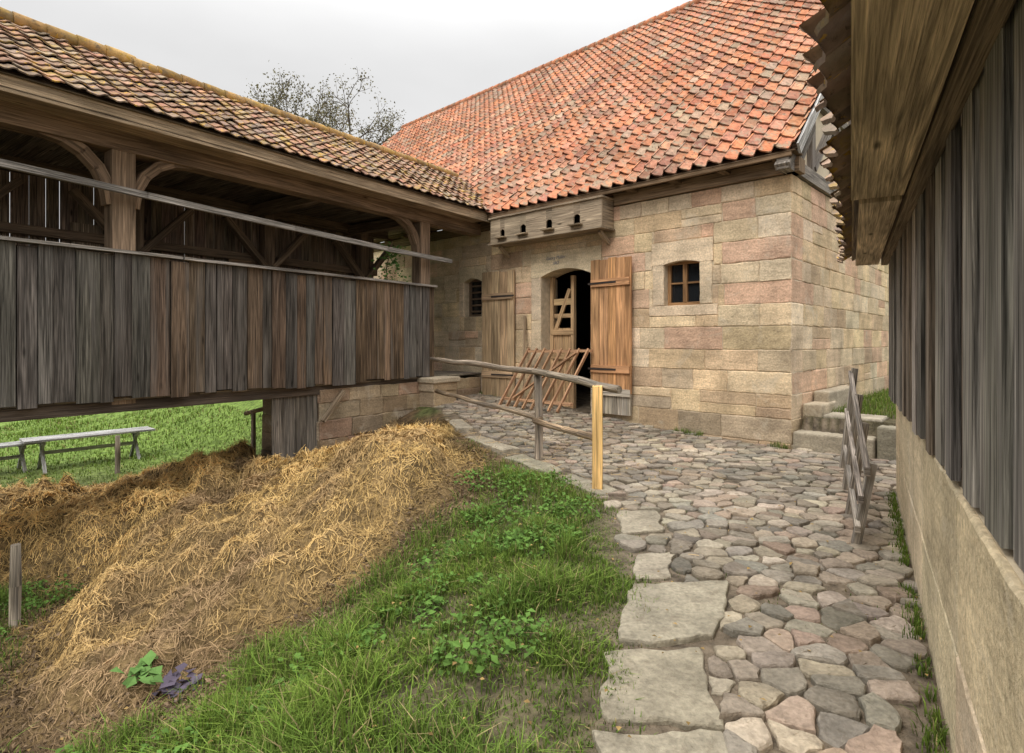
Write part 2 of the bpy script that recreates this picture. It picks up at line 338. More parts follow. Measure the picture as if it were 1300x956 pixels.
for i,(cx,cy,cc) in enumerate([(-2.25,3.85,(.11,.09,.12)),(-2.5,3.88,(.12,.22,.06))]):
    e=empty('leafy_plant' if i==0 else 'leafy_plant.001'); z0=float(H(cx,cy))+max(0,float(heap(V(cx),V(cy))[0][0])); p=np.tile(np.array([[cx,cy,z0+.06]]),(24,1))+rng.normal(0,.05,(24,3))*V(1,1,.4)
    leaves('plant_leaves_%d'%i,p,rng.uniform(.07,.13,24),np.array(cc)*rng.uniform(.7,1.3,(24,1)),e,.35,LEAF,.85)
n=340; x=rng.uniform(-3,2.6,n); y=rng.uniform(2,7.5,n); z=np.where(edgeD(x,y)>0,H(x,y)+.1,courtH(x,y)+.035)
leaves('fallen_leaves',np.stack([x,y,z],-1),rng.uniform(.015,.035,n),np.array([.36,.24,.09])*rng.uniform(.4,1.2,(n,1)),None,.2)
# ------------------------------------------------------------ cobbles
slabs=[[(.455,2.77),(.92,2.78),(.80,2.25),(.36,2.28)],[(.72,3.5),(1.33,3.54),(1.02,2.86),(.52,2.83)],[(.84,4.05),(1.12,4.07),(1.0,3.6),(.76,3.58)],[(.90,5.05),(1.3,5.05),(1.19,4.5),(.87,4.45)],
 [(.84,5.5),(1.08,5.7),(.68,6.4),(.46,6.25)],[(.42,6.32),(.62,6.5),(.12,7.35),(-.10,7.18)],[(-.13,7.28),(.08,7.45),(-.5,8.5),(-.76,8.42)],[(-.8,8.55),(-.52,8.6),(-.95,9.9),(-1.2,9.8)],[(.34,2.2),(.8,2.18),(.66,1.5),(.22,1.5)]]
path=empty('cobblestone_path')
mb=MB()
def stone(mb,poly,z,col,top=.0,gap=.014,ch=.03,flat=False):
    poly=[V(*p) for p in poly]; c=sum(poly)/len(poly); pts=[]
    for a,b in zip(poly,poly[1:]+poly[:1]):
        L=np.linalg.norm(b-a); n=max(1,int(round(L/(.06 if flat else .05))))
        for i in range(n): pts.append(a+(b-a)*i/n)
    if len(pts)<4: return
    r=np.mean([np.linalg.norm(p-c) for p in pts]); k0=5 if not flat else 3
    pts=[(pts[i-1]+k0*pts[i]+pts[(i+1)%len(pts)])/(k0+2) for i in range(len(pts))]
    ja=.014 if flat else .011
    jit=[U(-ja,ja) for _ in pts]; tx,ty=U(-.06,.06),U(-.06,.06); dm=U(-.003,.006)
    if flat: tx=ty=0
    rings=[]
    for sc,dz in ((0,-.09),(0,-.012),(ch*.35,-.003),(ch,.0),(max(r*.5,ch*1.5),dm*.7)):
        ring=[]
        for p,j in zip(pts,jit):
            d=p-c; l=np.linalg.norm(d)+1e-6; k=max(.05,(l-gap-sc+j)/l); pp=c+d*k
            zz=z+top+dz+(0 if dz<-.05 else (pp-c)[0]*tx+(pp-c)[1]*ty)+U(-.003,.003); ring.append((pp[0],pp[1],zz))
        rings.append(mb.verts(ring))
    n=len(pts)
    for a,b in zip(rings,rings[1:]):
        for i in range(n): mb.face([a+i,a+(i+1)%n,b+(i+1)%n,b+i],[(0,0)]*4,col,False)
    k=mb.verts([(c[0],c[1],z+top+dm)])
    for i in range(n): mb.face([rings[-1]+i,rings[-1]+(i+1)%n,k],[(0,0)]*3,col,True)
def clip(poly,m,d):
    out=[]
    for i in range(len(poly)):
        a,b=poly[i],poly[(i+1)%len(poly)]; da=np.dot(a-m,d); db=np.dot(b-m,d)
        if da<=0: out.append(a)
        if da*db<0: out.append(a+(b-a)*(da/(da-db)))
    return out
ang=math.radians(-16); ax=V(math.cos(ang),math.sin(ang)); ay=V(-math.sin(ang),math.cos(ang)); px,py=.195,.135
seeds={}
for j in range(-6,108):
    off=U(0,1)
    for i in range(-38,52):
        seeds[i,j]=V(1.5,1.5)+ax*((i+off+U(-.40,.40))*px)+ay*((j+U(-.25,.25)+.2*math.sin(i*.5))*py)
keys=list(seeds); S=np.array([seeds[k] for k in keys]); D=edgeD(S[:,0],S[:,1])
rx=S[:,0]-C[0]; ry=S[:,1]-C[1]; sN=rx*fa[0]+ry*fa[1]; dN=rx*nf[0]+ry*nf[1]
ok=(D<-.05)&(dN>.0)&(S[:,1]>1.2)&(S[:,0]<.36+.613*S[:,1]+np.maximum(0,S[:,1]-5.8)*3)&(sN<8.5)&(sN>-2.2)
for sl in slabs: ok&=poly_sd(S[:,0],S[:,1],sl)<-.02
pal=[(.31,.255,.19),(.35,.29,.215),(.27,.225,.17),(.33,.25,.185),(.22,.19,.15),(.38,.32,.24),(.26,.23,.185),(.31,.265,.205)]
for k,(key,o) in enumerate(zip(keys,ok)):
    if not o or R()<.02: continue
    p=seeds[key]; poly=[p+V(a,b) for a,b in ((-.3,-.3),(.3,-.3),(.3,.3),(-.3,.3))]
    for di in range(-4,5):
        for dj in (-2,-1,0,1,2):
            if di or dj:
                q_=seeds.get((key[0]+di,key[1]+dj))
                if q_ is not None:
                    poly=clip(poly,(p+q_)/2,q_-p)
                    if len(poly)<3: break
        if len(poly)<3: break
    if len(poly)<3: continue
    for sl in slabs:
        c0=np.mean(sl,0)
        if np.linalg.norm(p-c0)<1.0:
            for a,b in zip(sl,sl[1:]+sl[:1]):
                a=V(*a);b=V(*b); nn=V((b-a)[1],-(b-a)[0]); 
                if np.dot(c0-a,nn)<0: nn=-nn
                if np.dot(p-a,nn)<0 and abs(np.dot(p-a,nn))/np.linalg.norm(nn)<.3:
                    t_=np.dot(p-a,b-a)/np.dot(b-a,b-a)
                    if -.1<t_<1.1: poly=clip(poly,a,nn); break
    if len(poly)<3: continue
    kk=.45+.95*float(fbm(V(p[0]*.9),V(p[1]*.9),12)[0])
    stone(mb,poly,float(courtH(p[0],p[1])),tuple(v*kk for v in jc(random.choice(pal),.22,.03)),U(.004,.03),U(.002,.010),U(.007,.02))
mb.build('cobbles',COB,path)
mb=MB()
for sl in slabs: 
    c0=np.mean(sl,0); pl=[]
    for a,b in zip(sl,sl[1:]+sl[:1]):
        a=V(*a);b=V(*b); pl+= [a+V(U(-.05,.05),U(-.05,.05)),a+(b-a)*U(.3,.45)+V(U(-.03,.03),U(-.03,.03)),a+(b-a)*U(.6,.75)+V(U(-.03,.03),U(-.03,.03))]
    stone(mb,pl,float(courtH(c0[0],c0[1])),jc((.30,.265,.195),.12),U(.012,.02),.004,.012,True)
mb.build('kerb_slabs',COB,path)
n=16000; x=rng.uniform(.3,4.5,n); y=rng.uniform(1.5,8,n); m=(edgeD(x,y)<-.03)&(fbm(x*1.2,y*1.2,33)>.55)&(x<.3+.613*y); x,y=x[m],y[m]
blades('joint_grass',x,y,courtH(x,y)-.005,rng.uniform(.008,.022,len(x)),rng.uniform(.003,.006,len(x)),gcol(x,y,len(x))*.75,gr)
# ------------------------------------------------------------ masonry
def sub(rects,h):
    out=[]
    for a,b,c,d in rects:
        if b<=h[0] or a>=h[1] or d<=h[2] or c>=h[3]: out.append((a,b,c,d)); continue
        if a<h[0]: out.append((a,h[0],c,d))
        if b>h[1]: out.append((h[1],b,c,d))
        x0,x1=max(a,h[0]),min(b,h[1])
        if c<h[2]: out.append((x0,x1,c,h[2]))
        if d>h[3]: out.append((x0,x1,h[3],d))
    return out
def block(mb,O,a,n,r,col,prot,gap=.005,bev=.012):
    s0,s1,z0,z1=r; s0+=gap;s1-=gap;z0+=gap;z1-=gap
    if s1-s0<.03 or z1-z0<.03: return
    cs,cz=(s0+s1)/2,(z0+z1)/2; pts=[]
    for (x0,y0),(x1,y1) in (((s0,z0),(s1,z0)),((s1,z0),(s1,z1)),((s1,z1),(s0,z1)),((s0,z1),(s0,z0))):
        L=abs(x1-x0)+abs(y1-y0); k=max(1,int(L/.08))
        for i in range(k): pts.append((x0+(x1-x0)*i/k+U(-.007,.007),y0+(y1-y0)*i/k+U(-.007,.007)))
    kx=1-2*bev/(s1-s0); ky=1-2*bev/(z1-z0); N=len(pts)
    W=lambda s,z,o: O+a*s+UP*z+n*o
    A=mb.verts([W(s,z,-.03) for s,z in pts]); B=mb.verts([W(s,z,prot-.008) for s,z in pts])
    Cc=mb.verts([W(cs+(s-cs)*kx+U(-.004,.004),cz+(z-cz)*ky+U(-.004,.004),prot) for s,z in pts])
    for p,q in ((A,B),(B,Cc)):
        for i in range(N): mb.face([p+i,p+(i+1)%N,q+(i+1)%N,q+i],[(0,0)]*4,col)
    mb.face([Cc+i for i in range(N)],[(0,0)]*N,col)
SP=[(.62,.465,.29),(.66,.51,.33),(.60,.44,.275),(.61,.405,.275),(.54,.42,.285),(.69,.555,.39),(.58,.46,.315),(.50,.365,.24),(.64,.49,.305),(.62,.42,.29),(.64,.50,.34)]
zc=[-.35,.06,.40,.74,1.06,1.37,1.72,2.04,2.36,2.66,2.98,3.30,3.58,3.83]
def masonry(mb,O,a,n,s0,s1,zs,holes,quoin=True,lens=(.35,1.0),protr=(.0,.014),shade=1):
    for r in range(len(zs)-1):
        s=s0; row=[]; first=True
        while s<s1-1e-3:
            L=U(*lens)
            if first and quoin: L=(.95 if r%2 else .48)+U(-.05,.05)
            first=False
            if s1-(s+L)<.25: L=s1-s
            row.append((s,s+L,zs[r],zs[r+1])); s+=L
        for h in holes: row=sub(row,h)
        for q in row:
            if (q[1]-q[0])>.9 and R()<.3:
                m=(q[0]+q[1])/2; qs=[(q[0],m,q[2],q[3]),(m,q[1],q[2],q[3])]
            elif q[3]-q[2]>.27 and q[1]-q[0]>.3 and R()<.10:
                m=(q[2]+q[3])/2+U(-.03,.03); qs=[(q[0],q[1],q[2],m),(q[0],q[1],m,q[3])]
            else: qs=[q]
            for qq in qs:
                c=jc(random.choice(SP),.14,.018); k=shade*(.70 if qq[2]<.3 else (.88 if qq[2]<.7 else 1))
                block(mb,O,a,n,qq,tuple(v*k for v in c),U(*protr)+(.02 if qq[2]<.0 else 0),U(.001,.004),U(.006,.016))
barn=empty('stone_barn')
door=(3.40,4.57,.12,2.86); w1=(1.34,1.95,2.07,2.78); w2=(6.23,6.80,2.03,2.86)
lint=[(3.16,4.82,2.72,3.2,door,.13),(1.12,2.17,2.74,3.1,w1,.045),(6.1,6.95,2.8,3.12,w2,.08)]
lint=[(a,b,op[3]-ar,d,op,ar) for a,b,c,d,op,ar in lint]
jamb=[(3.16,3.40,.12,.9),(3.16,3.40,.9,1.8),(3.16,3.40,1.8,2.73),(4.57,4.82,.12,1.0),(4.57,4.82,1.0,1.9),(4.57,4.82,1.9,2.73),
      (1.14,1.34,2.07,2.735),(1.95,2.15,2.07,2.735),(1.05,2.22,1.9,2.07),(6.08,6.23,2.03,2.78),(6.80,6.95,2.03,2.78),(3.1,4.9,-.05,.12)]
holes=[door,w1,w2]+[l[:4] for l in lint]+jamb
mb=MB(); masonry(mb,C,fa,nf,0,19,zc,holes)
for j in jamb: block(mb,C,fa,nf,j,jc((.64,.515,.36),.08),.014,.003,.008)
for s0,s1,z0,z1,op,ar in lint:
    a0,a1,zt=op[0],op[1],op[3]; arc=[(a0+(a1-a0)*i/12, zt-ar+ar*(1-((i-6)/6)**2)) for i in range(13)]
    pts=[(s0+.004,z0)]+arc+[(s1-.004,z0),(s1-.004,z1-.004),(s0+.004,z1-.004)]
    col=jc((.64,.515,.36),.06); F=mb.verts([FP(s,.016,z) for s,z in pts]); B=mb.verts([FP(s,-.42,z) for s,z in pts]); n=len(pts)
    mb.face([F+i for i in range(n)],[(0,0)]*n,col)
    for i in range(n): mb.face([F+i,F+(i+1)%n,B+(i+1)%n,B+i],[(0,0)]*4,col)
mb.build('facade_stones',STONE,barn)
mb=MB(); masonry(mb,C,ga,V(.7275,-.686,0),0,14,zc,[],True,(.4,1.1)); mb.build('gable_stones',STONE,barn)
mb=MB()
rs=[(0.0,19,-1.5,3.83)]
for h in [door,w1,w2]+[l[:4] for l in lint]: rs=sub(rs,h)
for a,b,c,d in rs: mb.box(FP(a,-.5,c),fa*(b-a),nf*.494,UP*(d-c),(.52,.43,.31))
mb.box(C+ga*.5+V(0,0,-1.5)+V(.7275,-.686,0)*-.5,ga*13.5,V(.7275,-.686,0)*.494,UP*5.33,(.52,.43,.31))
mb.build('wall_core',MORT,barn)
mb=MB()
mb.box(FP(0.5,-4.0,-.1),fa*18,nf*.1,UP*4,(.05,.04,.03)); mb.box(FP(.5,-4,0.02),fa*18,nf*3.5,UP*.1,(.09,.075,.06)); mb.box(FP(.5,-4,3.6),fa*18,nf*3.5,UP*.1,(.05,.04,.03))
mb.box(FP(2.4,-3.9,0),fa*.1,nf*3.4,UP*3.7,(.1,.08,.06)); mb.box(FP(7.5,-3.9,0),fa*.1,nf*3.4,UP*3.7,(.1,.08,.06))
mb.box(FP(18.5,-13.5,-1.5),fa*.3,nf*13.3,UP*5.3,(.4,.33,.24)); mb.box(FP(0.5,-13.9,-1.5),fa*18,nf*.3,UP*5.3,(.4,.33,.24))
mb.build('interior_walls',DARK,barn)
tp=.95; cs=1/math.hypot(1,tp); sn=tp*cs; RU=ga*cs+UP*sn; RN=np.cross(RU,fa); RN=RN if RN[2]>0 else -RN
E=FP(-.17,.34,4.10)
def tiles(mb,O,A,Uv,Nn,w,ex,nc,nr,keep,colf,amp,thick,lift,npf=8,jit=1.,sagk=1,under=.6):
    for r in range(nr):
        for c in range(nc):
            base=O+A*(c*w)+Uv*(r*ex+U(-.010,.010)*jit)
            if keep and not keep(base+A*w/2+Uv*ex/2): continue
            col=colf(); hz=U(-.006,.006)*jit; tl=U(-.012,.012)*jit; bot=[];top=[];low=[]; 
            for i in range(npf+1):
                x=i/npf; ph=2*math.pi*x; pr=amp*(math.cos(ph)+.3*math.sin(2*ph)); xx=x*w*1.04
                sag=(.012*math.sin(ph)-.006*math.cos(ph))*sagk
                bot.append(base+A*xx+Nn*(pr+lift+hz+tl*(x-.5)*2)+Uv*(sag-.01)); top.append(base+A*xx+Uv*(ex*1.08)+Nn*(pr*.85+hz))
                low.append(bot[-1]-Nn*thick-Uv*.004)
            a=mb.verts(bot); b=mb.verts(top); d=mb.verts(bot); e=mb.verts(low)
            for i in range(npf):
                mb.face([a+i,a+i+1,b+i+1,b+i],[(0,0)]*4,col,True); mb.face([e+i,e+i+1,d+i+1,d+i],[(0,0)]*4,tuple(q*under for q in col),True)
RP=[(.50,.205,.11),(.53,.225,.12),(.45,.18,.10),(.53,.26,.16),(.42,.19,.12),(.50,.24,.15),(.33,.165,.11),(.56,.22,.11),(.40,.27,.19)]
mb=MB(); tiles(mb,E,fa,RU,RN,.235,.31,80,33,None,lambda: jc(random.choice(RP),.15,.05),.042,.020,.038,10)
mb.build('roof_tiles',TILE,barn)
mb=MB(); Lr=10.2; top=E+RU*Lr; 
mb.box(E-RN*.08+RU*.04,fa*18.9,RU*Lr,RN*.03,(.12,.08,.05)); mb.box(top-RN*.05,fa*18.9,ga*cs*Lr-UP*sn*Lr,V(0,0,.04),(.45,.16,.08))
mb.build('roof_deck',WOODB,barn)
mb=MB()
for i in range(52):
    p=top+fa*(i*.365); mb.tube([p+UP*.02,p+fa*.2+UP*.03,p+fa*.39+UP*.01],[.13,.12,.11],jc(RP[0],.15),10,.02)
mb.build('ridge_tiles',TILE,barn)
mb=MB(); dk=(.17,.12,.075)
mb.box(FP(-.12,-.2,3.84),fa*3.0,nf*.26,UP*.2,(.22,.155,.10)); mb.box(FP(2.9,-.2,3.84),fa*16,nf*.25,UP*.19,dk)
mb.box(FP(-.15,.0,4.05),fa*19,nf*.33,UP*.02,(.12,.08,.05)); 
for i in range(24): mb.box(FP(.05+i*.78,-.2,3.98),nf*.48,fa*.12,UP*.1,(.13,.09,.055))
mb.box(FP(-.1,.27,3.99),fa*6.0,nf*.05,UP*.08,(.15,.1,.06))
mb.build('eaves_beams',WOODB,barn,.006)
gn=V(.7275,-.686,0); GG=lambda t,o,z: C+ga*t+gn*o+UP*z
mb=MB(); apex=6.66; pts=[GG(-.2,-.06,3.83),GG(2*apex+.2,-.06,3.83),GG(apex,-.06,3.95+tp*(apex+.34))]
mb.add(pts,[(0,0)]*3,(.62,.53,.39)); mb.build('gable_plaster',PLAS,barn)
mb=MB(); tb=(.21,.185,.16)
mb.box(GG(-.3,-.1,3.84),ga*14,gn*.16,UP*.2,tb)
def rz(t): return 3.95+tp*((t if t<apex else 2*apex-t)+.34)
for t_ in (.9,2.1,3.3,4.5,5.7,6.9,8.1,9.3,10.5,11.7): mb.box(GG(t_,-.07,4.04),UP*(rz(t_)-4.12),ga*.16,gn*.09,jc(tb))
for z_ in (5.15,6.3,7.6): mb.box(GG((z_-3.95)/tp-.3,-.07,z_),ga*(2*(apex-((z_-3.95)/tp-.34))),UP*.16,gn*.1,jc(tb))
for t0,z0,t1,z1 in ((.3,4.05,.95,4.75),(1.0,4.1,2.1,5.15),(2.2,5.15,3.3,4.1),(3.4,4.1,4.4,5.15),(2.2,5.3,3.3,6.3),(4.6,5.15,5.6,4.1),(3.4,6.3,4.5,5.3)):
    mb.beam(GG(t0,-.03,z0),GG(t1,-.03,z1),.085,.15,jc(tb),gn)
mb.beam(GG(-.3,-.02,rz(-.3)-.12),GG(apex,-.02,rz(apex)-.12),.1,.2,tb,gn)
mb.build('gable_timbers',WOODB,barn,.005)
mb=MB(); e0=E-RN*.12-fa*.035
mb.box(e0,RU*10.2,RN*.15,fa*.03,(.42,.41,.39)); mb.build('verge_board',WOODS,barn)
def window(s0,s1,z0,z1,col,rec,bars):
    mb=MB(); f=.055
    mb.box(FP(s0,-rec,z0),fa*(s1-s0),nf*.05,UP*f,col); mb.box(FP(s0,-rec,z1-f),fa*(s1-s0),nf*.05,UP*f,col)
    mb.box(FP(s0,-rec,z0+f),UP*(z1-z0-2*f),fa*f,nf*.048,col); mb.box(FP(s1-f,-rec,z0+f),UP*(z1-z0-2*f),fa*f,nf*.048,col)
    mid=(s0+s1)/2
    if bars=='cross':
        mb.box(FP(mid-.035,-rec,z0+f),UP*(z1-z0-2*f),fa*.07,nf*.056,col)
        mb.box(FP(s0+f,-rec,(z0+z1)/2-.01),fa*(s1-s0-2*f),nf*.04,UP*.03,col)
    else:
        for i in range(5): mb.box(FP(s0+f,-rec-.02,z0+.1+i*.14),fa*(s1-s0-2*f),nf*.05,UP*.035,col)
    mb.build('window_frame',WOODB,barn,.003)
    m2=MB(); m2.box(FP(s0,-rec-.012,z0),fa*(s1-s0),nf*.01,UP*(z1-z0),(0,0,0)); m2.build('window_pane',GLASS,barn)
window(1.34,1.95,2.07,2.79,(.27,.15,.07),.17,'cross'); window(6.23,6.80,2.03,2.86,(.17,.12,.08),.2,'slat')
def leaf(name,sh,sdir,w,z0,z1,cols,open_o,batt):
    mb=MB(); s=0; A=fa*sdir*math.cos(open_o)+nf*math.sin(open_o); Nn=nf*math.cos(open_o)-fa*sdir*math.sin(open_o); O=FP(sh,.05,0)
    while s<w-.01:
        L=min(U(.16,.25),w-s); 
        if w-s-L<.08: L=w-s
        mb.box(O+A*s+UP*(z0+U(-.015,.015)),UP*(z1-z0+U(-.02,.02)),A*(L-.006),Nn*.035,jc(cols,.22,.05)); s+=L
    for z in batt: mb.box(O+A*.02+Nn*.037+UP*z,A*(w-.04),UP*.13,Nn*.03,jc(cols,.1))
    for z in batt: mb.box(O-A*.03+Nn*.068+UP*(z+.045),A*(w*.7),UP*.035,Nn*.006,(.05,.04,.035))
    return mb.build(name,WOODB,barn,.004)
leaf('door_leaf_right',3.34,-1,.86,.62,2.93,(.44,.235,.115),.06,(.95,2.45))
leaf('door_leaf_left',5.22,1,.88,.30,2.92,(.42,.295,.18),.05,(.75,2.35))
mb=MB(); 
for i in range(4): mb.box(FP(2.52+i*.17,.06,.24),UP*(.38),fa*.165,nf*.04,jc((.36,.31,.24)))
mb.box(FP(2.5,.10,.56),fa*.8,nf*.04,UP*.12,(.38,.33,.26)); mb.build('door_lower_boards',WOODS,barn)
mb=MB(); wc=(.42,.28,.155)
for i in range(4): mb.box(FP(4.0+i*.13,-.32,.2),UP*1.55,fa*.125,nf*.03,jc(wc,.15))
mb.box(FP(3.98,-.28,1.15),fa*.56,nf*.03,UP*.1,wc); mb.box(FP(3.98,-.28,1.62),fa*.56,nf*.03,UP*.1,wc)
mb.box(FP(3.98,-.34,.15),UP*2.6,fa*.07,nf*.08,wc); mb.box(FP(4.48,-.34,.15),UP*2.6,fa*.08,nf*.08,wc); mb.box(FP(4.0,-.33,2.2),fa*.5,nf*.05,UP*.12,(.4,.28,.15))
mb.beam(FP(4.45,-.3,1.7),FP(4.1,-.3,2.5),.04,.08,wc); mb.box(FP(4.0,-.33,1.95),fa*.5,nf*.04,UP*.08,wc)
mb.build('inner_door_frame',WOODB,barn,.003)
for txt,z,sz in (('Georg Müller',3.05,.085),('1862',2.95,.08)):
    cu=bpy.data.curves.new('inscription','FONT'); cu.body=txt; cu.size=sz; cu.align_x='CENTER'; cu.extrude=.001; cu.materials.append(BLUE); cu.shear=.3
    o=link(bpy.data.objects.new('inscription',cu),barn); p=FP(4.2,.0185,z)
    o.matrix_world=Matrix(((-fa[0],0,nf[0],p[0]),(-fa[1],0,nf[1],p[1]),(0,1,0,p[2]),(0,0,0,1)))
dv=empty('dovecote_box'); mb=MB(); wc=(.30,.235,.165); s0,s1,z0,z1=2.9,5.57,3.44,3.93
rs=[(s0,s1,z0,z1)]; hl=[(3.35,3.49,3.56,3.72),(3.98,4.12,3.56,3.72),(4.62,4.76,3.56,3.72),(5.18,5.30,3.56,3.70)]
for h in hl: rs=sub(rs,h)
for a,b,c,d in rs: mb.box(FP(a,.36,c),fa*(b-a),nf*.03,UP*(d-c),jc(wc,.03,.01))
for a,b,c,d in hl:
    for i in range(3): 
        mb.box(FP(a,.372,d-.03+i*.01),fa*(.012*(i+1)),nf*.02,UP*.01,wc); mb.box(FP(b-.012*(i+1),.372,d-.03+i*.01),fa*(.012*(i+1)),nf*.02,UP*.01,wc)
    mb.box(FP(a-.06,.392,c-.04),fa*(b-a+.12),nf*.1,UP*.022,(.3,.23,.15))
mb.box(FP(s0,.025,z0),nf*.335,UP*(z1-z0),fa*.03,wc); mb.box(FP(s1-.03,.025,z0),nf*.335,UP*(z1-z0),fa*.03,wc)
mb.box(FP(s0-.03,.025,z0-.03),fa*(s1-s0+.06),nf*.42,UP*.03,jc(wc))
mb.box(FP(s0-.03,.025,z1),fa*(s1-s0+.06),nf*.40,UP*.03,jc(wc)); mb.beam(FP(3.0,.02,3.2),FP(3.0,.30,3.38),.06,.06,wc); mb.beam(FP(5.4,.02,3.2),FP(5.4,.30,3.38),.06,.06,wc)
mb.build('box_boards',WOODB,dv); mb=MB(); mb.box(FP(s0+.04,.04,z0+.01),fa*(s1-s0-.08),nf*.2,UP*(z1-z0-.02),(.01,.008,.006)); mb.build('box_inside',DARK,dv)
st=empty('stone_steps'); mb=MB()
def slabbox(a0,a1,t0,t1,z0,z1,col):
    mb.box(C+fa*a0+ga*t0+UP*z0,fa*(a1-a0),ga*(t1-t0),UP*(z1-z0),col)
slabbox(-.98,-.02,-.02,.42,-.1,.245,(.36,.31,.23)); slabbox(-1.0,-.30,.36,.85,.2,.47,(.34,.30,.23)); slabbox(-.28,-.02,.40,1.2,.2,.60,(.42,.35,.25)); slabbox(-1.35,-1.0,.1,1.2,-.1,.40,(.3,.27,.2))
slabbox(-.25,-.03,.9,2.4,.3,.75,(.40,.34,.25))
mb.build('steps',STONE,st,.025)
hd_=empty('wooden_hurdle'); mb=MB(); hc=(.40,.235,.135)
def hp(s,z): 
    q=(z-.3)/1.1; return FP(s,.75-.6*q,z)
mb.beam(hp(3.25,1.33),hp(4.75,1.30),.05,.09,hc,nf); mb.beam(hp(3.3,.42),hp(4.9,.42),.05,.08,hc,nf)
for i in range(8): 
    s=3.35+i*.2; mb.beam(hp(s+.18,.28)+nf*.04,hp(s-.06,1.36)+nf*.04,.03,.06,jc(hc,.2),nf)
mb.beam(hp(3.5,1.3)+nf*.09,hp(4.6,.45)+nf*.09,.03,.07,hc,nf)
mb.beam(FP(4.75,.3,.3),FP(4.95,.06,2.0),.05,.05,(.3,.22,.14)); mb.build('hurdle_slats',WOODB,hd_,.003)
# ------------------------------------------------------------ gallery
gal=empty('covered_wooden_gallery'); KE=11.5
def wallcol(k):
    r=R()
    if k<2.4 and r<.5: return jc((.155,.105,.066),.3)
    return jc((.085,.073,.062),.3,.03) if r<.5 else (jc((.12,.107,.092),.25,.03) if r<.85 else jc((.115,.082,.056),.25,.04))
mb=MB(); k=0.0
while k<KE:
    w=U(.12,.24); c=wallcol(k)
    mb.box(GP(k,U(-.010,.018),.82+U(-.035,.035)),UP*(1.70-U(0,.0)),gk*(w-U(.004,.016)),gm*.028,c); k+=w
mb.build('cladding_boards',WOOD,gal)
mb=MB(); mb.box(GP(-.02,-.05,.84),UP*1.66,gk*11.5,gm*.03,(.03,.025,.02)); mb.build('cladding_backing',DARK,gal)
mb=MB(); 
mb.box(GP(-.02,-.10,2.525),gk*4.6,gm*.19,UP*.035,(.30,.27,.24)); mb.box(GP(4.6,-.10,2.53),gk*7,gm*.18,UP*.035,(.27,.245,.215))
pts=[(-.45,3.07),(1.2,3.10),(3,3.17),(5,3.25),(7.5,3.35),(11.5,3.5)]
for (ka,za),(kb,zb) in zip(pts,pts[1:]): mb.beam(GP(ka,.06,za),GP(kb+.02,.06,zb),.055,.075,(.26,.24,.215))
mb.build('rails',WOODS,gal)
mb=MB(); pc=(.23,.16,.105)
for kp in (.15,5.2,10.3): mb.box(GP(kp-.12,-.29,.75),UP*3.0,gk*.25,gm*.235,jc(pc,.1))
mb.box(GP(-1.5,-.30,3.75),gk*13,gm*.26,UP*.23,(.21,.145,.095))
mb.box(GP(-1.2,-.02,3.96),gk*12.7,gm*.42,UP*.025,(.30,.22,.15)); mb.box(GP(-1.3,.37,3.93),gk*12.8,gm*.03,UP*.17,(.35,.265,.175))
def brace(k0,sg,z0=3.12,L=.66):
    pr=None
    for i in range(6):
        a=i/5*math.pi/2; p=GP(k0+sg*(.12+L*(1-math.cos(a))),-.165,z0+(3.80-z0)*math.sin(a)*1.0)
        if pr is not None: mb.beam(pr+(pr-p)*.08,p+(p-pr)*.08,.12,.16,(.21,.145,.095),gm)
        pr=p
brace(.15,1); 
for kp in (5.2,10.3): brace(kp,1); brace(kp,-1)
mb.box(GP(-.1,-.26,.66),gk*12,gm*.2,UP*.17,(.09,.07,.055))
for i in range(12): mb.box(GP(.3+i*1.0,-3.0,.64),gm*2.7,gk*.16,UP*.16,(.10,.08,.06))
ic=(.22,.165,.115)
for i in range(6): 
    kp=-.6+i*2.3; mb.box(GP(kp,-2.78,.8),UP*3.2,gk*.2,gm*.2,ic); mb.box(GP(kp+.3,-2.9,3.85),gm*2.75,gk*.16,UP*.2,(.18,.135,.095))
    mb.beam(GP(kp+.15,-2.62,2.9),GP(kp+.95,-2.62,3.75),.1,.15,ic,gm); mb.beam(GP(kp+.05,-2.62,2.9),GP(kp-.75,-2.62,3.75),.1,.15,ic,gm)
mb.box(GP(9.0,-2.9,-1.4),UP*2.2,gk*.18,gm*.18,ic)
mb.box(GP(-1,-2.84,3.02),gk*12.5,gm*.1,UP*.14,ic); mb.box(GP(-1,-2.84,2.0),gk*12.5,gm*.1,UP*.14,ic); mb.box(GP(-1.3,-2.9,3.9),gk*12.8,gm*.2,UP*.2,(.16,.12,.08))
mb.build('timber_frame',WOODB,gal,.006)
mb=MB(); k=-1.0
while k<KE:
    w=U(.14,.24); mb.box(GP(k,-2.9,.6),UP*3.45,gk*(w-U(.002,.014)),gm*.025,jc((.24,.185,.135),.35,.05)); k+=w
k=-1.6
while k<KE:
    w=.22; mb.box(GP(k,-2.9,.80),gm*2.85,gk*(w-.006),UP*.03,jc((.24,.2,.15),.2)); mb.box(GP(k,-3.0,4.08),gm*3.2,gk*(w-.004),UP*.02,jc((.18,.145,.105),.2)); k+=w
mb.box(GP(1.6,-2.86,.85),UP*2.1,gk*.85,gm*.04,(.33,.22,.13)); mb.box(GP(1.55,-2.82,2.95),gk*.95,gm*.06,UP*.1,(.3,.2,.12))
mb.box(GP(4.2,-2.86,2.1),UP*1.2,gk*.7,gm*.04,(.30,.24,.17))
mb.build('inner_boards',WOOD,gal)
mb=MB(); k=2.52
while k<3.2: mb.box(GP(k,-.12+U(-.01,.01),-.75+U(-.1,.1)),UP*(1.5),gk*.185,gm*.03,jc((.15,.13,.105),.3)); k+=.19
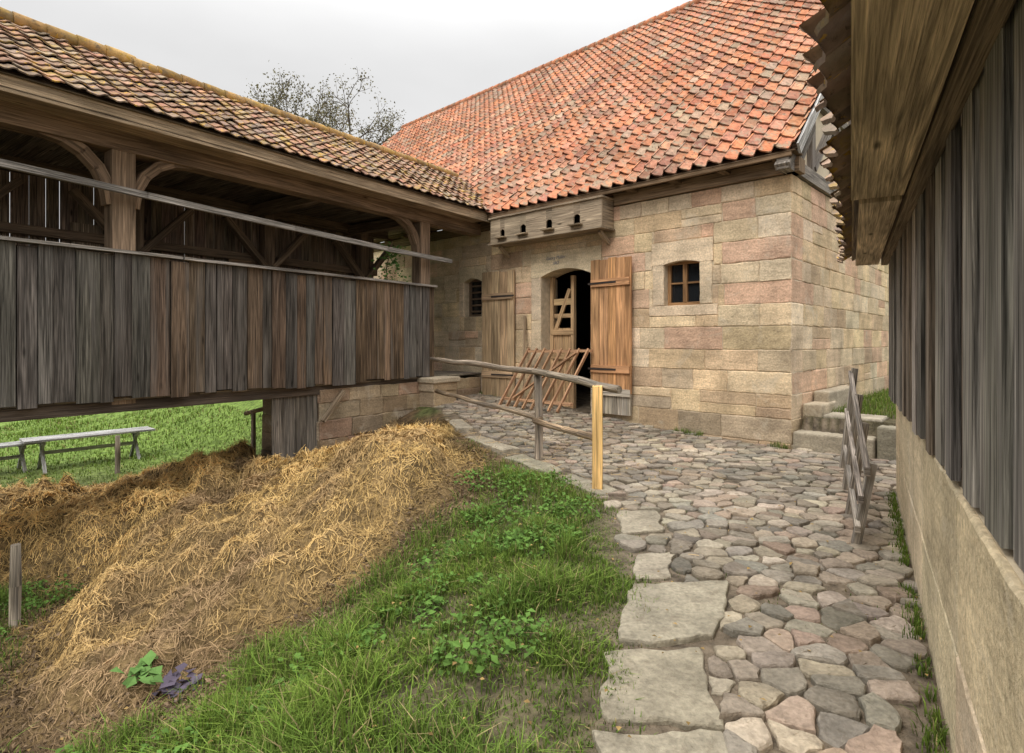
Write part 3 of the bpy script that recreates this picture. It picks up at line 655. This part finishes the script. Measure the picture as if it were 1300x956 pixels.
mb.box(GP(2.5,-.9,-.9),UP*1.6,gm*.75,gk*.04,(.12,.08,.05)); mb.beam(GP(2.1,.03,.70),GP(2.5,.03,.25),.05,.07,(.2,.15,.1),gm); mb.build('understorey_boards',WOOD,gal)
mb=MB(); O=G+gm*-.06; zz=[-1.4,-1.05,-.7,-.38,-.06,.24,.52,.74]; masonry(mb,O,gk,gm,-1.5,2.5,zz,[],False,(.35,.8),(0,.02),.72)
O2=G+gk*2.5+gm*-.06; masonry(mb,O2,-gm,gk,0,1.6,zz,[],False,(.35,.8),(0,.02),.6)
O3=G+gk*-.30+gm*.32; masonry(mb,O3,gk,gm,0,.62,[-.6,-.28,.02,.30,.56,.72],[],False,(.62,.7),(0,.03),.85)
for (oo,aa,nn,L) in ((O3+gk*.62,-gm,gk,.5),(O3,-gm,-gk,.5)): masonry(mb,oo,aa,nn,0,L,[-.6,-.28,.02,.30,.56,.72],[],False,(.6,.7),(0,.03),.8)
mb.build('base_stones',STONE,gal)
mb=MB(); mb.box(GP(-1.5,-1.6,-1.4),gk*3.98,gm*1.53,UP*2.13,(.38,.31,.22)); mb.box(GP(-.29,-.1,-.8),gk*.60,gm*.41,UP*1.5,(.38,.31,.22)); mb.build('base_core',MORT,gal)
mb=MB(); mb.box(GP(-.36,-.06,.72),gk*.74,gm*.44,UP*.10,(.48,.40,.29)); mb.build('pier_cap',STONE,gal,.02)
hw=2.0; rise=1.32; L=math.hypot(hw,rise); gU=(-gm*hw+UP*rise)/L; gN=np.cross(gk,gU); gN=gN if gN[2]>0 else -gN
def mainz(p):
    d=np.dot(p-C,nf); return 4.10+tp*(.34-d)
kp0=-2.8
GT=[(.30,.17,.11),(.27,.155,.105),(.34,.195,.13),(.25,.165,.12),(.37,.20,.13),(.22,.155,.115),(.33,.24,.17)]
mb=MB(); tiles(mb,GP(kp0,.47,4.13),gk,gU,gN,.19,.185,int((KE-kp0)/.19),13,lambda p: p[2]>mainz(p)-.1 or np.dot(p-C,nf)>.36,lambda: jc(random.choice(GT),.2,.05),.014,.014,.026,6,1.3)
mb.build('gallery_roof_tiles',TILEB,gal)
mb=MB()
mb.box(GP(-1.45,.43,4.09),gk*13,gU*L,gN*.012,(.12,.09,.06)); mb.box(GP(-2.5,.47-hw,4.11+rise),gk*14,-gm*hw-UP*rise,V(0,0,.03),(.12,.09,.06))
mb.build('gallery_roof_deck',WOODB,gal)
mb=MB(); k=KE
while k>-2.2:
    stp=.07 if k>7.3 else (.035 if k>4.6 else 0); p=GP(k,.47-hw,4.13+rise+stp)
    if p[2]>mainz(p)-.05: mb.tube([p,p-gk*.2+UP*.01,p-gk*.36],[.10,.09,.085],jc((.36,.23,.09),.3),10,.05)
    k-=.33
mb.build('gallery_ridge_tiles',TILEB,gal)
iv=empty('climbing_plant'); n=260; a=rng.uniform(0,1,n); P=np.array([GP(.95+rng.normal(0,.13),.02-.1*rng.uniform(0,3),2.45+.75*q+rng.normal(0,.05)) for q in a])
leaves('vine_leaves',P,rng.uniform(.04,.09,n),np.array([.10,.2,.05])*rng.uniform(.5,1.2,(n,1)),iv,.8)
mb=MB(); mb.tube([GP(.95,-.2,2.3),GP(1.0,-.2,2.8),GP(.9,-.15,3.3)],[.012,.01,.006],(.12,.09,.05),5); mb.build('vine_stem',WOODB,iv)
# ------------------------------------------------------------ shed on the right
sh=empty('wooden_shed'); r_=V(.508,.861,0); q_=V(-.861,.508,0); S0=V(.406,0,0)
def SPt(l,o,z): return S0+r_*l+q_*o+UP*z
l0,l1=1.1/.861,5.6/.861
mb=MB(); l=l0; odd=0
while l<l1:
    w=min(U(.12,.22),l1-l+.01); c=jc((.25,.225,.195),.38,.03) if R()<.65 else jc((.24,.185,.14),.3); odd^=1
    mb.box(SPt(l,(.006 if odd else -.012)+U(-.005,.008),.98+U(-.018,.018)),UP*1.42,r_*(w-U(.008,.022)),q_*.028,c); l+=w
mb.box(SPt(l0,-3.5,.9),UP*1.5,-q_*-3.4,r_*.03,(.16,.14,.12)); mb.box(SPt(l1-.03,-3.5,.9),UP*1.5,q_*3.4,r_*.03,(.16,.14,.12)); mb.box(SPt(l0,-3.5,.9),UP*1.5,r_*(l1-l0),q_*.03,(.16,.14,.12))
mb.build('shed_boards',WOODS,sh)
mb=MB(); mb.box(SPt(l0,-.07,.98),UP*1.4,r_*(l1-l0),q_*.03,(.03,.026,.022)); mb.build('shed_board_backing',DARK,sh)
mb=MB(); a=V(.321+.613*1.1,1.1,-.3); b=V(.321+.613*5.7,5.7,-.3); ab=b-a; Lp=np.linalg.norm(ab); ab/=Lp; nn=V(-ab[1],ab[0],0)
mb.box(a-nn*3.4,ab*(Lp),nn*3.38,UP*1.275,(.52,.43,.30)); mb.build('plinth_core',MORT,sh)
mb=MB()
zs=[-.2,.42,.975]
for r in range(2):
    s=0
    while s<Lp-.01:
        w=U(.9,1.5); w=w if Lp-s-w>.4 else Lp-s
        block(mb,a+UP*.3,ab,nn,(s,s+w,zs[r],zs[r+1]),jc((.60,.49,.33),.12,.02),U(0,.008),.003,.010); s+=w
mb.build('plinth_stones',STONE,sh)
mb=MB()
mb.box(SPt(l0-.2,.03,2.26),r_*(l1-l0+.35),q_*.06,UP*.15,(.20,.15,.10))
mb.box(SPt(l0-.3,.10,2.295),r_*2.6,q_*.25,UP*.035,(.44,.34,.225)); mb.box(SPt(l0+2.3,.11,2.27),r_*(l1-l0-2.15),q_*.20,UP*.035,(.46,.36,.245))
sU=(-q_*math.cos(math.radians(36))+UP*math.sin(math.radians(36))); sN=np.cross(r_,sU); sN=sN if sN[2]>0 else -sN
EV=SPt(l0-.35,.41,2.32)
mb.box(EV-sN*.045+sU*.06,r_*(l1-l0+.5),sU*3.2,sN*.02,(.24,.18,.12))
mb.build('eaves_timbers',WOODB,sh,.004)
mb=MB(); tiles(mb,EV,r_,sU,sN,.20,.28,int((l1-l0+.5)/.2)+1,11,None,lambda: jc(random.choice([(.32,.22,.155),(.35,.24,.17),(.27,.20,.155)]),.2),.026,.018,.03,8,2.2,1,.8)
mb.build('shed_roof_tiles',TILEB,sh)
# ------------------------------------------------------------ rail fence
fe=empty('log_rail_fence'); mb=MB()
mb.box(V(.80,5.74,-.1),UP*1.15,V(.10,-.02,0),V(.02,.10,0),(.66,.42,.17)); mb.build('new_post',WOODB,fe,.006)
mb=MB(); gc=(.27,.215,.16)
mb.tube([(.33,7.15,-.1),(.335,7.15,.5),(.32,7.16,1.13)],[.055,.05,.048],gc,9)
def rail(a,b,n,r,w=.02):
    a=V(*a);b=V(*b); return [a+(b-a)*i/n+V(0,0,U(-w,w)) for i in range(n+1)],[r*U(.9,1.1) for _ in range(n+1)]
p,r=rail((1.05,5.62,1.025),(.28,7.12,1.13),5,.04,.012); mb.tube(p,r,(.33,.27,.2))
p,r=rail((.36,7.05,1.12),(-1.45,10.35,1.17),7,.042,.015); mb.tube(p,r,gc)
p,r=rail((.88,5.86,.50),(.28,7.08,.52),4,.036,.01); mb.tube(p,r,(.30,.21,.13))
p,r=rail((.36,7.08,.54),(-1.35,10.3,.60),7,.036,.015); mb.tube(p,r,(.30,.22,.14))
mb.build('old_logs',WOOD,fe)
rk=empty('wooden_rack'); mb=MB(); rc=(.28,.24,.195)
A=V(2.58,4.22,0);B=V(3.72,6.35,0)
def rp(t,z,o=0): return A+(B-A)*t+V(-.86,.5,0)*o+UP*z
for t_,h0,h1 in ((0,.02,.60),(.32,.1,.80),(.64,.15,.98),(.98,.2,1.2)): mb.beam(rp(t_,h0-.1,.06),rp(t_+.02,h1,-.06),.04,.06,jc(rc,.2))
mb.beam(rp(-.05,.14,.04),rp(1.03,.34,.04),.04,.06,rc); mb.beam(rp(-.05,.36,.02),rp(1.03,.72,.02),.035,.06,jc(rc)); mb.beam(rp(-.04,.56,-.02),rp(1.03,1.14,-.02),.04,.07,jc(rc))
mb.build('rack_poles',WOODS,rk,.004)
# ------------------------------------------------------------ tables, stake, handrail
def trestle(name,a,b,w,ztop,col):
    e=empty(name); mb=MB(); a=V(*a,0);b=V(*b,0); d=(b-a); Lh=np.linalg.norm(d); d/=Lh; n=V(-d[1],d[0],0)
    for i in range(3): mb.box(a+n*(i*w/3-w/2)+UP*(ztop-.04),d*Lh,n*(w/3-.01),UP*.04,jc(col,.08))
    zg=float(H(a[0],a[1]))
    for t in (.14,.86):
        p=a+d*Lh*t; mb.beam(p-n*w*.55+UP*(zg-.03),p+n*w*.25+UP*(ztop-.04),.05,.06,col,d); mb.beam(p+n*w*.55+UP*(zg-.03),p-n*w*.25+UP*(ztop-.04),.05,.06,col,d)
        mb.beam(p-n*w*.42+UP*(ztop-.08),p+n*w*.42+UP*(ztop-.08),.05,.07,col)
    mb.beam(a+d*Lh*.14+UP*(zg+.35),a+d*Lh*.86+UP*(zg+.35),.04,.07,col); mb.build('planks',WOODS,e,.003)
tc=(.36,.355,.345)
trestle('trestle_table',(-9.9,11.6),(-8.35,13.3),.62,-.50,tc); trestle('trestle_table.001',(-10.9,10.7),(-9.95,12.0),.5,-.58,tc)
def stake(name,x,y,h):
    e=MB(); z=float(H(x,y)); e.tube([(x,y,z-.1),(x+.01,y,z+h*.5),(x,y+.01,z+h)],[.045,.05,.042],(.24,.20,.15),8); e.build(name,WOOD)
stake('wooden_stake',-4.76,5.5,.78); stake('wooden_stake.001',-7.9,11.5,.75); 
e=empty('wooden_handrail'); mb=MB(); mb.tube([(-4.95,11,-1.3),(-4.95,11,.17)],[.05,.045],(.27,.2,.13)); mb.tube([(-4.2,10.6,-1.3),(-4.2,10.6,.35)],[.05,.045],(.27,.2,.13)); mb.tube([(-5.15,11.1,.1),(-4.0,10.5,.4)],[.04,.04],(.3,.22,.14)); mb.build('rail_posts',WOOD,e)
# ------------------------------------------------------------ tree
def tree(name,x,y,h,seed,nl,col,base=0):
    rs=random.Random(seed); e=empty(name); mb=MB(); z0=float(H(x,y)); tips=[]
    def br(p,d,L,r,lv):
        n=3; pts=[p]; q=p.copy()
        for i in range(n):
            d=d+np.array([rs.gauss(0,.12) for _ in range(3)])*(0.3 if lv==0 else 1)+UP*.03; d/=np.linalg.norm(d); q=q+d*L/n; pts.append(q)
        mb.tube(pts,[r,r*.85,r*.7,r*.5],(.10,.085,.07),4 if lv>2 else 7,.03)
        if lv>=3: tips.extend(pts[1:])
        if lv<5:
            nb=6 if lv==0 else (4 if lv<3 else 3); ph=rs.uniform(0,6.28)
            ref=np.cross(d,V(.3,.9,.1)); ref/=np.linalg.norm(ref); r2=np.cross(d,ref)
            for j in range(nb):
                t_=ph+j*6.283/nb+rs.uniform(-.4,.4); a=ref*math.cos(t_)+r2*math.sin(t_)
                s=rs.uniform(.4,.95) if lv else rs.uniform(.35,1.15); nd=d*math.cos(s)+a*math.sin(s); st=pts[rs.choice([2,3,3])]
                br(st,nd/np.linalg.norm(nd),L*rs.uniform(.55,.75)*(1 if lv else .62),r*.55,lv+1)
    br(V(x,y,z0),UP.copy(),h*.5,.25,0)
    mb.build('branches',WOODB,e); T=np.array(tips); i=rng.integers(0,len(T),nl); P=T[i]+rng.normal(0,.16,(nl,3))
    leaves('foliage',P,rng.uniform(.06,.14,nl),np.array(col)*rng.uniform(.5,1.3,(nl,1)),e,1.0)
tree('tree',-8.5,29,15.2,5,19000,(.18,.165,.09))
# ------------------------------------------------------------ world, sun, camera
wd=bpy.data.worlds.new('World'); scene.world=wd; wd.use_nodes=True; nt=wd.node_tree; bg=nt.nodes['Background']
sky=nt.nodes.new('ShaderNodeTexSky'); sky.sky_type='NISHITA'; sky.sun_disc=False; sky.sun_elevation=math.radians(48); sky.sun_rotation=math.radians(215)
tc_=nt.nodes.new('ShaderNodeTexCoord'); sp=nt.nodes.new('ShaderNodeSeparateXYZ'); nt.links.new(tc_.outputs['Generated'],sp.inputs[0])
mr=nt.nodes.new('ShaderNodeMapRange'); mr.interpolation_type='SMOOTHSTEP'; nt.links.new(sp.outputs[2],mr.inputs[0]); 
for i,v in enumerate((.40,1,8.3,38.)): mr.inputs[i+1].default_value=v
ns=nt.nodes.new('ShaderNodeTexNoise'); mp=nt.nodes.new('ShaderNodeMapping'); mp.inputs['Scale'].default_value=(1,1,2.5); nt.links.new(tc_.outputs['Generated'],mp.inputs[0]); nt.links.new(mp.outputs[0],ns.inputs['Vector']); ns.inputs['Scale'].default_value=2.2; ns.inputs['Detail'].default_value=4
m2=nt.nodes.new('ShaderNodeMapRange'); nt.links.new(ns.outputs['Fac'],m2.inputs[0]); 
for i,v in enumerate((.3,.7,.93,1.09)): m2.inputs[i+1].default_value=v
mu=nt.nodes.new('ShaderNodeMath'); mu.operation='MULTIPLY'; nt.links.new(mr.outputs[0],mu.inputs[0]); nt.links.new(m2.outputs[0],mu.inputs[1])
vm=nt.nodes.new('ShaderNodeVectorMath'); vm.operation='SCALE'; vm.inputs[0].default_value=(1.0,.995,.99); nt.links.new(mu.outputs[0],vm.inputs['Scale'])
mx=nt.nodes.new('ShaderNodeMixRGB'); mx.inputs[0].default_value=.96; nt.links.new(sky.outputs[0],mx.inputs[1]); nt.links.new(vm.outputs[0],mx.inputs[2])
nt.links.new(mx.outputs[0],bg.inputs[0]); bg.inputs[1].default_value=.1
su=bpy.data.lights.new('sun','SUN'); su.energy=1.4; su.angle=math.radians(28); su.color=(1,.955,.88); so=link(bpy.data.objects.new('sun',su))
az=math.radians(215); el=math.radians(48); dirv=Vector((math.sin(az)*math.cos(el),math.cos(az)*math.cos(el),math.sin(el))); so.rotation_euler=dirv.to_track_quat('Z','Y').to_euler()
cam=bpy.data.cameras.new('camera'); cam.sensor_width=36; cam.lens=20.2; cam.shift_y=-45/1300; cam.clip_end=2000; cam.clip_start=.05
co=link(bpy.data.objects.new('camera',cam)); co.location=(0,0,1.5); co.rotation_euler=(math.pi/2,0,0); scene.camera=co
scene.view_settings.view_transform='Standard'; scene.view_settings.look='None'; scene.view_settings.exposure=0
